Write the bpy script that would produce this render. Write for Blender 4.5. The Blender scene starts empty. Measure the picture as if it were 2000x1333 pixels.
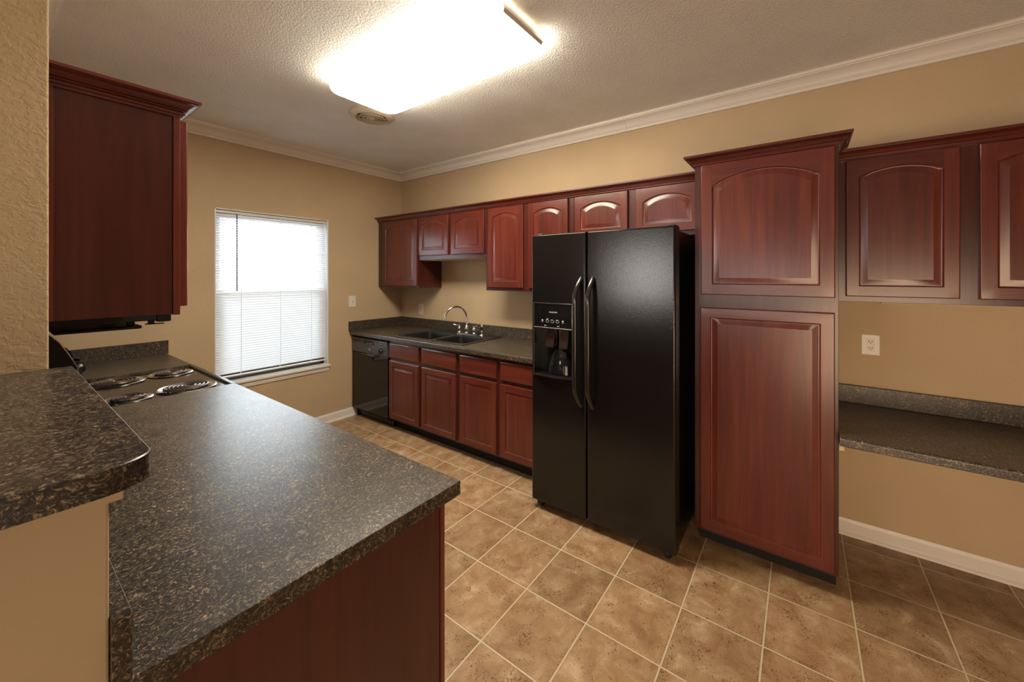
import bpy, bmesh, math, random
from mathutils import Vector, Matrix

# ------------------------------------------------------------------ camera
scene = bpy.context.scene
COL = scene.collection
cam_data = bpy.data.cameras.new('camera')
cam = bpy.data.objects.new('camera', cam_data)
COL.objects.link(cam)
cam.location = (0.0, 0.0, 1.51)
cam.rotation_euler = (math.pi / 2, 0.0, -0.9629)
cam_data.sensor_width = 36.0
cam_data.lens = 747.3 / 2000.0 * 36.0
cam_data.shift_x = -(1045.65 - 1000.0) / 2000.0
cam_data.shift_y = (537.4 - 666.5) / 2000.0
cam_data.clip_start = 0.02
scene.camera = cam

# ------------------------------------------------------------------ view, world, lights
scene.view_settings.view_transform = 'Standard'
scene.view_settings.look = 'None'
scene.view_settings.gamma = 1.0
scene.view_settings.use_curve_mapping = False
scene.view_settings.exposure = 1.98

LAMP_STRENGTH = 8.5
LAMP_COLOR = (1.0, 0.89, 0.72, 1)
SKY_STRENGTH = 6.5
world = bpy.data.worlds.new('daylight')
world.use_nodes = True
scene.world = world
wn = world.node_tree.nodes['Background']
wn.inputs['Color'].default_value = (0.86, 0.93, 1.0, 1)
wn.inputs['Strength'].default_value = SKY_STRENGTH


def area_light(name, loc, size, size_y, power, color, direction):
    d = bpy.data.lights.new(name, 'AREA')
    d.shape = 'RECTANGLE'
    d.size, d.size_y = size, size_y
    d.energy = power
    d.color = color
    o = bpy.data.objects.new(name, d)
    o.location = loc
    o.rotation_euler = Vector(direction).to_track_quat('-Z', 'Y').to_euler()
    COL.objects.link(o)
    return o


# assumed low warm light, unseen behind the camera, added to brighten the left walls
area_light('assumed_dining_light', (-0.9, -1.1, 0.85), 1.3, 1.2, 3.6, (1.0, 0.80, 0.60), (0.45, 1.0, 0.15))
# unseen warm fill, added to brighten the wall around the desk
sl = area_light('desk_wall_fill', (-0.9, -0.75, 0.80), 1.4, 1.2, 3.6, (1.0, 0.70, 0.44), (1, 0.0, 0.0))
sl.data.spread = math.radians(100)
# unseen daylight panels assumed in the adjoining room, added for refrigerator and pantry sheen
area_light('assumed_daylight', (-3.15, 2.45, 1.5), 1.1, 1.0, 10.0, (1.0, 0.95, 0.90), (1, 0, 0))
area_light('assumed_side_daylight', (-3.15, 0.6, 1.35), 1.2, 0.5, 3.2, (1.0, 0.95, 0.90), (1, 0, 0))
# sky portal in the window opening (guides the daylight, adds none)
por = area_light('window_portal', (1.5375, 4.16, 1.334), 0.92, 1.467, 1.0, (1, 1, 1), (0, -1, 0))
por.data.cycles.is_portal = True

# ------------------------------------------------------------------ dimensions (metres)
XS = 2.868      # sink wall
YB = 3.966      # window wall
XL = 0.103      # stove wall
ZC = 2.725      # ceiling
YF = -3.4       # far end of dining room
XD = -3.2       # far side of dining room
WX0, WX1, WZ0, WZ1 = 1.077, 1.998, 0.600, 2.067

# ------------------------------------------------------------------ materials
def new_mat(name):
    m = bpy.data.materials.new(name)
    m.use_nodes = True
    nt = m.node_tree
    return m, nt, nt.nodes['Principled BSDF']


def N(nt, kind, **kw):
    n = nt.nodes.new(kind)
    for k, v in kw.items():
        if k.startswith('i_'):
            n.inputs[k[2:].replace('_', ' ')].default_value = v
        else:
            setattr(n, k, v)
    return n


def ramp(nt, stops, interp='LINEAR'):
    r = nt.nodes.new('ShaderNodeValToRGB')
    r.color_ramp.interpolation = interp
    el = r.color_ramp.elements
    while len(el) < len(stops):
        el.new(0.5)
    for e, (p, c) in zip(el, stops):
        e.position = p
        e.color = tuple(c) + (1,) if len(c) == 3 else c
    return r


def coords(nt, scale=(1, 1, 1)):
    tc = nt.nodes.new('ShaderNodeTexCoord')
    mp = nt.nodes.new('ShaderNodeMapping')
    mp.inputs['Scale'].default_value = scale
    nt.links.new(tc.outputs['Object'], mp.inputs['Vector'])
    return mp.outputs['Vector']


def bump(nt, bsdf, height, strength, dist):
    b = nt.nodes.new('ShaderNodeBump')
    b.inputs['Strength'].default_value = strength
    b.inputs['Distance'].default_value = dist
    nt.links.new(height, b.inputs['Height'])
    nt.links.new(b.outputs['Normal'], bsdf.inputs['Normal'])


def plain(name, color, rough=0.5, metal=0.0, coat=0.0, spec=0.5):
    m, nt, b = new_mat(name)
    b.inputs['Base Color'].default_value = tuple(color) + (1,)
    b.inputs['Roughness'].default_value = rough
    b.inputs['Metallic'].default_value = metal
    b.inputs['Coat Weight'].default_value = coat
    b.inputs['Specular IOR Level'].default_value = spec
    # a trace of wear so that no surface is perfectly even
    v = coords(nt)
    n = N(nt, 'ShaderNodeTexNoise', i_Scale=23.0, i_Detail=3.0)
    nt.links.new(v, n.inputs['Vector'])
    mr = N(nt, 'ShaderNodeMapRange')
    mr.inputs['To Min'].default_value = max(0.02, rough - 0.015)
    mr.inputs['To Max'].default_value = min(1.0, rough + 0.015)
    nt.links.new(n.outputs['Fac'], mr.inputs['Value'])
    nt.links.new(mr.outputs['Result'], b.inputs['Roughness'])
    return m


def texture_wall(name, color, scale, strength, dist, knock=True):
    m, nt, b = new_mat(name)
    v = coords(nt)
    n1 = N(nt, 'ShaderNodeTexNoise', i_Scale=scale, i_Detail=4.0, i_Roughness=0.55, i_Distortion=0.4)
    nt.links.new(v, n1.inputs['Vector'])
    if knock:
        r = ramp(nt, [(0.42, (0, 0, 0)), (0.56, (1, 1, 1))])
    else:
        r = ramp(nt, [(0.3, (0, 0, 0)), (0.7, (1, 1, 1))])
    nt.links.new(n1.outputs['Fac'], r.inputs['Fac'])
    bump(nt, b, r.outputs['Color'], strength, dist)
    n2 = N(nt, 'ShaderNodeTexNoise', i_Scale=2.2, i_Detail=2.0)
    nt.links.new(v, n2.inputs['Vector'])
    c2 = tuple(c * 0.93 for c in color)
    rc = ramp(nt, [(0.35, c2), (0.65, color)])
    nt.links.new(n2.outputs['Fac'], rc.inputs['Fac'])
    nt.links.new(rc.outputs['Color'], b.inputs['Base Color'])
    b.inputs['Roughness'].default_value = 0.75
    b.inputs['Specular IOR Level'].default_value = 0.25
    return m


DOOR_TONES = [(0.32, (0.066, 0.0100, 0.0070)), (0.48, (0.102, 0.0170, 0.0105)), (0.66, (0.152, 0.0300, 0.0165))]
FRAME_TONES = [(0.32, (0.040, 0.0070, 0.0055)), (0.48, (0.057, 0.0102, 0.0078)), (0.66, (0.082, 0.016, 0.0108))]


def wood(name, scale, tones=DOOR_TONES):
    m, nt, b = new_mat(name)
    v = coords(nt, scale)
    oi = nt.nodes.new('ShaderNodeObjectInfo')
    add = N(nt, 'ShaderNodeVectorMath', operation='ADD')
    mul = N(nt, 'ShaderNodeVectorMath', operation='SCALE')
    mul.inputs[0].default_value = (13.0, 7.0, 5.0)
    nt.links.new(oi.outputs['Random'], mul.inputs['Scale'])
    nt.links.new(v, add.inputs[0])
    nt.links.new(mul.outputs['Vector'], add.inputs[1])
    n1 = N(nt, 'ShaderNodeTexNoise', i_Scale=1.0, i_Detail=6.0, i_Roughness=0.6, i_Distortion=0.6)
    nt.links.new(add.outputs['Vector'], n1.inputs['Vector'])
    n2 = N(nt, 'ShaderNodeTexNoise', i_Scale=0.22, i_Detail=2.0, i_Distortion=0.8)
    nt.links.new(add.outputs['Vector'], n2.inputs['Vector'])
    mix = N(nt, 'ShaderNodeMath', operation='ADD')
    h1 = N(nt, 'ShaderNodeMath', operation='MULTIPLY')
    h1.inputs[1].default_value = 0.55
    h2 = N(nt, 'ShaderNodeMath', operation='MULTIPLY')
    h2.inputs[1].default_value = 0.45
    nt.links.new(n1.outputs['Fac'], h1.inputs[0])
    nt.links.new(n2.outputs['Fac'], h2.inputs[0])
    nt.links.new(h1.outputs[0], mix.inputs[0])
    nt.links.new(h2.outputs[0], mix.inputs[1])
    r = ramp(nt, tones)
    nt.links.new(mix.outputs[0], r.inputs['Fac'])
    nt.links.new(r.outputs['Color'], b.inputs['Base Color'])
    b.inputs['Roughness'].default_value = 0.28
    b.inputs['Coat Weight'].default_value = 0.3
    b.inputs['Coat Roughness'].default_value = 0.2
    return m


def laminate():
    m, nt, b = new_mat('granite_laminate')
    v = coords(nt)
    n0 = N(nt, 'ShaderNodeTexNoise', i_Scale=28.0, i_Detail=2.0)
    nt.links.new(v, n0.inputs['Vector'])
    warp = N(nt, 'ShaderNodeVectorMath', operation='SCALE')
    warp.inputs['Scale'].default_value = 0.035
    nt.links.new(n0.outputs['Color'], warp.inputs[0])
    add = N(nt, 'ShaderNodeVectorMath', operation='ADD')
    nt.links.new(v, add.inputs[0])
    nt.links.new(warp.outputs['Vector'], add.inputs[1])
    n1 = N(nt, 'ShaderNodeTexNoise', i_Scale=170.0, i_Detail=3.5, i_Roughness=0.62, i_Distortion=1.0)
    nt.links.new(add.outputs['Vector'], n1.inputs['Vector'])
    r = ramp(nt, [(0.40, (0.012, 0.010, 0.008)), (0.50, (0.034, 0.028, 0.022)),
                  (0.56, (0.080, 0.064, 0.046)), (0.63, (0.24, 0.190, 0.125)), (0.74, (0.42, 0.35, 0.25))])
    nt.links.new(n1.outputs['Fac'], r.inputs['Fac'])
    n3 = N(nt, 'ShaderNodeTexNoise', i_Scale=16.0, i_Detail=3.0)
    nt.links.new(v, n3.inputs['Vector'])
    r3 = ramp(nt, [(0.35, (0.72, 0.72, 0.74)), (0.62, (1.15, 1.08, 1.0))])
    nt.links.new(n3.outputs['Fac'], r3.inputs['Fac'])
    mx = N(nt, 'ShaderNodeMix', data_type='RGBA', blend_type='MULTIPLY')
    mx.inputs['Factor'].default_value = 1.0
    nt.links.new(r.outputs['Color'], mx.inputs['A'])
    nt.links.new(r3.outputs['Color'], mx.inputs['B'])
    nt.links.new(mx.outputs['Result'], b.inputs['Base Color'])
    b.inputs['Roughness'].default_value = 0.34
    b.inputs['Specular IOR Level'].default_value = 0.6
    bump(nt, b, n1.outputs['Fac'], 0.10, 0.001)
    return m


def floor_tile():
    m, nt, b = new_mat('vinyl_tile')
    v = coords(nt)
    sep = N(nt, 'ShaderNodeSeparateXYZ')
    nt.links.new(v, sep.inputs[0])
    G = 0.3188

    def math_(op, a, c=None):
        n = N(nt, 'ShaderNodeMath', operation=op)
        for i, q in enumerate((a, c)):
            if q is None:
                continue
            if isinstance(q, (int, float)):
                n.inputs[i].default_value = q
            else:
                nt.links.new(q, n.inputs[i])
        return n.outputs[0]

    def axis(out, off):
        t = math_('DIVIDE', math_('SUBTRACT', out, off), G)
        cell = math_('FLOOR', t)
        fr = math_('SUBTRACT', t, cell)
        d = math_('MULTIPLY', math_('MINIMUM', fr, math_('SUBTRACT', 1.0, fr)), G)
        return cell, d
    # wobble the joints a little, as printed vinyl does
    cx, dx = axis(sep.outputs['X'], 1.2718)
    cy, dy = axis(sep.outputs['Y'], 1.6886)
    d = math_('MINIMUM', dx, dy)
    nw = N(nt, 'ShaderNodeTexNoise', i_Scale=60.0, i_Detail=2.0)
    nt.links.new(v, nw.inputs['Vector'])
    d = math_('ADD', d, math_('MULTIPLY', math_('SUBTRACT', nw.outputs['Fac'], 0.5), 0.0016))
    comb = N(nt, 'ShaderNodeCombineXYZ')
    nt.links.new(cx, comb.inputs[0])
    nt.links.new(cy, comb.inputs[1])
    wn_ = N(nt, 'ShaderNodeTexWhiteNoise', noise_dimensions='2D')
    nt.links.new(comb.outputs[0], wn_.inputs['Vector'])
    off = N(nt, 'ShaderNodeVectorMath', operation='SCALE')
    off.inputs['Scale'].default_value = 40.0
    nt.links.new(wn_.outputs['Color'], off.inputs[0])
    vv = N(nt, 'ShaderNodeVectorMath', operation='ADD')
    nt.links.new(v, vv.inputs[0])
    nt.links.new(off.outputs['Vector'], vv.inputs[1])
    n1 = N(nt, 'ShaderNodeTexNoise', i_Scale=9.0, i_Detail=7.0, i_Roughness=0.62, i_Distortion=0.5)
    nt.links.new(vv.outputs['Vector'], n1.inputs['Vector'])
    r1 = ramp(nt, [(0.28, (0.235, 0.128, 0.058)), (0.45, (0.345, 0.208, 0.103)), (0.58, (0.420, 0.272, 0.148)), (0.70, (0.54, 0.385, 0.235))])
    nt.links.new(n1.outputs['Fac'], r1.inputs['Fac'])
    # dark pitting, clustered
    n2 = N(nt, 'ShaderNodeTexNoise', i_Scale=75.0, i_Detail=3.0, i_Roughness=0.6, i_Distortion=2.2)
    nt.links.new(vv.outputs['Vector'], n2.inputs['Vector'])
    n3 = N(nt, 'ShaderNodeTexNoise', i_Scale=11.0, i_Detail=2.0)
    nt.links.new(vv.outputs['Vector'], n3.inputs['Vector'])
    s = math_('ADD', n2.outputs['Fac'], math_('MULTIPLY', n3.outputs['Fac'], 0.42))
    r2 = ramp(nt, [(0.0, (1, 1, 1)), (0.800, (1, 1, 1)), (0.86, (0.42, 0.35, 0.28)), (1.0, (0.28, 0.22, 0.16))])
    nt.links.new(s, r2.inputs['Fac'])
    mx = N(nt, 'ShaderNodeMix', data_type='RGBA', blend_type='MULTIPLY')
    mx.inputs['Factor'].default_value = 0.9
    nt.links.new(r1.outputs['Color'], mx.inputs['A'])
    nt.links.new(r2.outputs['Color'], mx.inputs['B'])
    tint = N(nt, 'ShaderNodeMapRange')
    tint.inputs['To Min'].default_value = 0.86
    tint.inputs['To Max'].default_value = 1.10
    nt.links.new(wn_.outputs['Value'], tint.inputs['Value'])
    sc = N(nt, 'ShaderNodeVectorMath', operation='SCALE')
    nt.links.new(mx.outputs['Result'], sc.inputs[0])
    nt.links.new(tint.outputs['Result'], sc.inputs['Scale'])
    # joint: dark hairline either side of a pale grout line
    rg = ramp(nt, [(0.0, (1, 1, 1)), (0.42, (1, 1, 1)), (0.52, (0, 0, 0))])
    sd = math_('DIVIDE', d, 0.0075)
    nt.links.new(sd, rg.inputs['Fac'])
    re = ramp(nt, [(0.48, (1, 1, 1)), (0.62, (0.55, 0.5, 0.45)), (0.85, (1, 1, 1))])
    nt.links.new(sd, re.inputs['Fac'])
    mx2 = N(nt, 'ShaderNodeMix', data_type='RGBA', blend_type='MULTIPLY')
    mx2.inputs['Factor'].default_value = 1.0
    nt.links.new(sc.outputs['Vector'], mx2.inputs['A'])
    nt.links.new(re.outputs['Color'], mx2.inputs['B'])
    mx3 = N(nt, 'ShaderNodeMix', data_type='RGBA')
    nt.links.new(rg.outputs['Color'], mx3.inputs['Factor'])
    nt.links.new(mx2.outputs['Result'], mx3.inputs['A'])
    mx3.inputs['B'].default_value = (0.60, 0.48, 0.31, 1)
    nt.links.new(mx3.outputs['Result'], b.inputs['Base Color'])
    b.inputs['Roughness'].default_value = 0.42
    b.inputs['Specular IOR Level'].default_value = 0.4
    hb = math_('SUBTRACT', math_('MULTIPLY', n2.outputs['Fac'], -0.35), math_('MULTIPLY', rg.outputs['Color'], 0.6))
    bump(nt, b, hb, 0.35, 0.002)
    return m


def pebbled_black():
    m, nt, b = new_mat('pebbled_black_enamel')
    b.inputs['Base Color'].default_value = (0.006, 0.006, 0.006, 1)
    b.inputs['Roughness'].default_value = 0.17
    b.inputs['Specular IOR Level'].default_value = 0.55
    v = coords(nt)
    n = N(nt, 'ShaderNodeTexNoise', i_Scale=210.0, i_Detail=2.0, i_Distortion=0.6)
    nt.links.new(v, n.inputs['Vector'])
    bump(nt, b, n.outputs['Fac'], 0.22, 0.0015)
    return m


def translucent_slat():
    m, nt, b = new_mat('white_vinyl_slat')
    out = nt.nodes['Material Output']
    b.inputs['Base Color'].default_value = (0.80, 0.81, 0.83, 1)
    b.inputs['Roughness'].default_value = 0.4
    t = nt.nodes.new('ShaderNodeBsdfTranslucent')
    t.inputs['Color'].default_value = (0.86, 0.90, 0.95, 1)
    mx = nt.nodes.new('ShaderNodeMixShader')
    mx.inputs[0].default_value = 0.12
    nt.links.new(b.outputs[0], mx.inputs[1])
    nt.links.new(t.outputs[0], mx.inputs[2])
    nt.links.new(mx.outputs[0], out.inputs['Surface'])
    return m


def glass():
    m, nt, b = new_mat('window_glass')
    out = nt.nodes['Material Output']
    g = nt.nodes.new('ShaderNodeBsdfGlossy')
    g.inputs['Roughness'].default_value = 0.02
    t = nt.nodes.new('ShaderNodeBsdfTransparent')
    t.inputs['Color'].default_value = (0.93, 0.96, 0.96, 1)
    f = nt.nodes.new('ShaderNodeFresnel')
    f.inputs['IOR'].default_value = 1.45
    mx = nt.nodes.new('ShaderNodeMixShader')
    nt.links.new(f.outputs[0], mx.inputs[0])
    nt.links.new(t.outputs[0], mx.inputs[1])
    nt.links.new(g.outputs[0], mx.inputs[2])
    nt.links.new(mx.outputs[0], out.inputs['Surface'])
    return m


def insect_screen():
    m, nt, b = new_mat('insect_screen_mesh')
    out = nt.nodes['Material Output']
    b.inputs['Base Color'].default_value = (0.05, 0.05, 0.055, 1)
    t = nt.nodes.new('ShaderNodeBsdfTransparent')
    mx = nt.nodes.new('ShaderNodeMixShader')
    mx.inputs[0].default_value = 0.62
    nt.links.new(b.outputs[0], mx.inputs[2])
    nt.links.new(t.outputs[0], mx.inputs[1])
    nt.links.new(mx.outputs[0], out.inputs['Surface'])
    mx.inputs[0].default_value = 0.34
    return m


def lamp_lens(name, strength):
    m, nt, b = new_mat(name)
    b.inputs['Base Color'].default_value = (0.9, 0.9, 0.88, 1)
    b.inputs['Emission Color'].default_value = LAMP_COLOR
    b.inputs['Emission Strength'].default_value = strength
    return m


WALL = texture_wall('tan_wall_paint', (0.575, 0.435, 0.275), 70.0, 0.22, 0.003)
WALLROUGH = texture_wall('tan_knockdown_plaster', (0.56, 0.415, 0.245), 55.0, 0.45, 0.004)
WALLSMOOTH = texture_wall('tan_smooth_plaster', (0.55, 0.42, 0.265), 30.0, 0.07, 0.002)
CEIL = texture_wall('off_white_ceiling_texture', (0.93, 0.92, 0.89), 95.0, 0.7, 0.006, knock=False)
WOODV = wood('cherry_wood_upright_grain', (34, 34, 2.2))
WOODH = wood('cherry_wood_level_grain', (2.2, 2.2, 34))
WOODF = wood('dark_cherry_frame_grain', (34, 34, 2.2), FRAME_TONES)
LAM = laminate()
TILE = floor_tile()
TRIMW = plain('cream_trim_paint', (0.82, 0.77, 0.70), 0.38)
SATINBLACK = plain('black_plastic', (0.008, 0.008, 0.009), 0.30)
GLOSSBLACK = plain('gloss_black_panel', (0.006, 0.006, 0.007), 0.07)
DARKGAP = plain('matt_black_recess', (0.004, 0.004, 0.004), 0.7)
PEBBLE = pebbled_black()
CHROME = plain('chrome', (0.80, 0.79, 0.77), 0.09, 1.0)
NICKEL = plain('polished_nickel', (0.72, 0.68, 0.62), 0.12, 1.0)
BRONZEGREY = plain('smoke_metallic', (0.15, 0.135, 0.12), 0.20, 0.9)
COILM = plain('heating_coil_metal', (0.19, 0.155, 0.14), 0.33, 0.85)
PLATE = plain('white_plastic_plate', (0.74, 0.70, 0.62), 0.35)
VENTW = plain('cream_vent_plastic', (0.66, 0.58, 0.45), 0.4)
SINKM = plain('black_composite_sink', (0.014, 0.013, 0.013), 0.36)
SLAT = translucent_slat()
VINYL = plain('white_window_vinyl', (0.78, 0.79, 0.80), 0.35)
SASHM = plain('dark_grey_sash', (0.06, 0.058, 0.055), 0.4)  # one even dark grey for window frame and sashes
PANM = plain('brushed_chrome_pan', (0.85, 0.84, 0.82), 0.24, 1.0)
HANDLEM = plain('black_gloss_handle', (0.05, 0.046, 0.042), 0.14, 0.7)
GLASS = glass()
SCREEN = insect_screen()
LENS = lamp_lens('lit_acrylic_diffuser', LAMP_STRENGTH)
LENSSIDE = lamp_lens('lit_clear_acrylic_side', LAMP_STRENGTH * 0.42)
LAMPW = plain('white_lamp_metal', (0.78, 0.74, 0.66), 0.4)
PALEWOOD = plain('unfinished_pale_wood', (0.55, 0.42, 0.27), 0.6)
PRINT = plain('pale_print', (0.62, 0.60, 0.56), 0.5)
WANDM = plain('dark_clear_wand', (0.03, 0.03, 0.035), 0.2)
DWGREY = plain('fascia_with_sheen', (0.065, 0.065, 0.070), 0.28)  # black fascia greyed in the base colour to carry the window's reflection
GROUNDM = plain('dark_ground_outside', (0.06, 0.06, 0.055), 0.9)

# ------------------------------------------------------------------ mesh helpers
ORG = {}


def finish(name, bm, mats, parent=None, smooth=True, angle=35):
    bmesh.ops.remove_doubles(bm, verts=bm.verts, dist=1e-6)
    bmesh.ops.recalc_face_normals(bm, faces=bm.faces)
    me = bpy.data.meshes.new(name)
    o = bpy.data.objects.new(name, me)
    COL.objects.link(o)
    off = Vector((0, 0, 0))
    if parent is not None:
        off = ORG[parent.name]
        o.parent = parent
        ORG[o.name] = off
    else:
        c = [v.co for v in bm.verts]
        if c:
            off = Vector(((min(p.x for p in c) + max(p.x for p in c)) / 2,
                          (min(p.y for p in c) + max(p.y for p in c)) / 2, min(p.z for p in c)))
        o.location = off
        ORG[o.name] = off
    bmesh.ops.translate(bm, verts=bm.verts, vec=-off)
    if smooth:
        for f in bm.faces:
            f.smooth = True
        lim = math.radians(angle)
        for e in bm.edges:
            if len(e.link_faces) == 2 and e.calc_face_angle(0.0) > lim:
                e.smooth = False
    bm.to_mesh(me)
    bm.free()
    for m in (mats if isinstance(mats, (list, tuple)) else [mats]):
        me.materials.append(m)
    if smooth:
        w = o.modifiers.new('weighted_normals', 'WEIGHTED_NORMAL')
        w.weight = 90
        w.keep_sharp = True
    return o


def thing(name, label, cat, loc, group=None):
    o = bpy.data.objects.new(name, None)
    o.empty_display_size = 0.05
    o.location = loc
    COL.objects.link(o)
    ORG[o.name] = Vector(loc)
    o['label'] = label
    o['category'] = cat
    if group:
        o['group'] = group
    return o


def tag(o, label, cat, group=None):
    o['label'] = label
    o['category'] = cat
    if group:
        o['group'] = group
    return o


def struct(o):
    o['kind'] = 'structure'
    return o


def BM():
    return bmesh.new()


def box(bm, x0, x1, y0, y1, z0, z1, bev=0.0, seg=2, mi=0):
    x0, x1 = min(x0, x1), max(x0, x1)
    y0, y1 = min(y0, y1), max(y0, y1)
    z0, z1 = min(z0, z1), max(z0, z1)
    r = bmesh.ops.create_cube(bm, size=1.0)
    vs = r['verts']
    for v in vs:
        v.co = Vector(((x0 + x1) / 2 + v.co.x * (x1 - x0), (y0 + y1) / 2 + v.co.y * (y1 - y0), (z0 + z1) / 2 + v.co.z * (z1 - z0)))
    fs = {f for v in vs for f in v.link_faces}
    for f in fs:
        f.material_index = mi
    if bev > 0:
        es = list({e for v in vs for e in v.link_edges})
        r = bmesh.ops.bevel(bm, geom=es, offset=bev, segments=seg, profile=0.5, affect='EDGES')
        for f in r['faces']:
            f.material_index = mi
    return bm


def face(bm, pts, mi=0):
    vs = []
    for p in pts:
        p = Vector(p)
        if vs and (vs[-1].co - p).length < 1e-7:
            continue
        vs.append(bm.verts.new(p))
    if len(vs) > 1 and (vs[0].co - vs[-1].co).length < 1e-7:
        vs.pop()
    if len(vs) >= 3:
        f = bm.faces.new(vs)
        f.material_index = mi
        return f


def rings(bm, rs, cap0=True, cap1=True, mi=0, closed=True, mis=None):
    """stitch equal-length contours; mis(i_ring, j) may give the material of a quad"""
    n = len(rs[0])
    for i in range(len(rs) - 1):
        for j in range(n if closed else n - 1):
            k = (j + 1) % n
            m = mis(i, j) if mis else mi
            face(bm, [rs[i][j], rs[i][k], rs[i + 1][k], rs[i + 1][j]], m)
    if cap0:
        face(bm, list(reversed(rs[0])), mi)
    if cap1:
        face(bm, rs[-1], mi)


def lathe(bm, prof, c, seg=32, axis='z', mi=0, cap=True):
    """profile of (radius, height) along an axis"""
    rs = []
    for r, h in prof:
        ring = []
        for j in range(seg):
            a = 2 * math.pi * j / seg
            u, w = r * math.cos(a), r * math.sin(a)
            if axis == 'z':
                p = (c[0] + u, c[1] + w, c[2] + h)
            elif axis == 'x':
                p = (c[0] + h, c[1] + u, c[2] + w)
            else:
                p = (c[0] + u, c[1] + h, c[2] + w)
            ring.append(p)
        rs.append(ring)
    rings(bm, rs, cap and prof[0][0] > 1e-5, cap and prof[-1][0] > 1e-5, mi)


def tube(bm, pts, rad, seg=12, mi=0, flat=None, cap=True):
    """round tube along points; rad a number or a list; flat=(vector, factor) squeezes the section"""
    pts = [Vector(p) for p in pts]
    n = len(pts)
    up = None
    rs = []
    for i, p in enumerate(pts):
        t = (pts[min(i + 1, n - 1)] - pts[max(i - 1, 0)]).normalized()
        if up is None:
            up = Vector((0, 0, 1)) if abs(t.z) < 0.9 else Vector((1, 0, 0))
        s = t.cross(up)
        s.normalize()
        up = s.cross(t)
        up.normalize()
        r = rad[i] if isinstance(rad, (list, tuple)) else rad
        ring = []
        for j in range(seg):
            a = 2 * math.pi * j / seg
            off = s * (r * math.cos(a)) + up * (r * math.sin(a))
            if flat:
                fv = Vector(flat[0])
                off += fv * off.dot(fv) * (flat[1] - 1)
            ring.append(p + off)
        rs.append(ring)
    rings(bm, rs, cap, cap, mi)


def sweep(bm, prof, path, outward, mi=0, caps=True):
    """profile (d, z): d outward of a level polyline; outward = +1 right of travel, -1 left; mitred corners"""
    P = [Vector((p[0], p[1])) for p in path]
    n = len(P)
    nrm = []
    for i in range(n - 1):
        t = (P[i + 1] - P[i]).normalized()
        nrm.append(Vector((t.y, -t.x)) * outward)
    rs = []
    for i in range(n):
        if i == 0:
            m = nrm[0]
        elif i == n - 1:
            m = nrm[-1]
        else:
            a, b = nrm[i - 1], nrm[i]
            m = (a + b) / (1 + a.dot(b))
        rs.append([(P[i].x + m.x * d, P[i].y + m.y * d, z) for d, z in prof])
    for i in range(n - 1):
        k = len(prof)
        for j in range(k):
            q = (j + 1) % k
            face(bm, [rs[i][j], rs[i][q], rs[i + 1][q], rs[i + 1][j]], mi)
    if caps:
        face(bm, list(reversed(rs[0])), mi)
        face(bm, rs[-1], mi)


def rrect(cx, cy, hx, hy, r, z, k=6, plane='xy'):
    pts = []
    r = max(min(r, hx, hy), 1e-4)
    for q, (sx, sy) in enumerate(((1, 1), (-1, 1), (-1, -1), (1, -1))):
        for i in range(k + 1):
            a = math.pi / 2 * (q + i / k)
            pts.append((cx + sx * (hx - r) + r * math.cos(a), cy + sy * (hy - r) + r * math.sin(a), z))
    return pts


def prism(bm, poly, axis, a0, a1, mi=0):
    """extrude a polygon; axis 'y': poly is (x,z); axis 'x': poly is (y,z); axis 'z': (x,y)"""
    def mk(p, a):
        if axis == 'y':
            return (p[0], a, p[1])
        if axis == 'x':
            return (a, p[0], p[1])
        return (p[0], p[1], a)
    rings(bm, [[mk(p, a0) for p in poly], [mk(p, a1) for p in poly]], True, True, mi)


# ------------------------------------------------------------------ cabinet builders
def frame_axes(facing, plane):
    """local (u, v, n) -> world; facing '-x' or '+x'; u along width in world y"""
    s = -1 if facing == '-x' else 1
    return lambda u, v, n: (plane + s * n, u, v)


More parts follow.
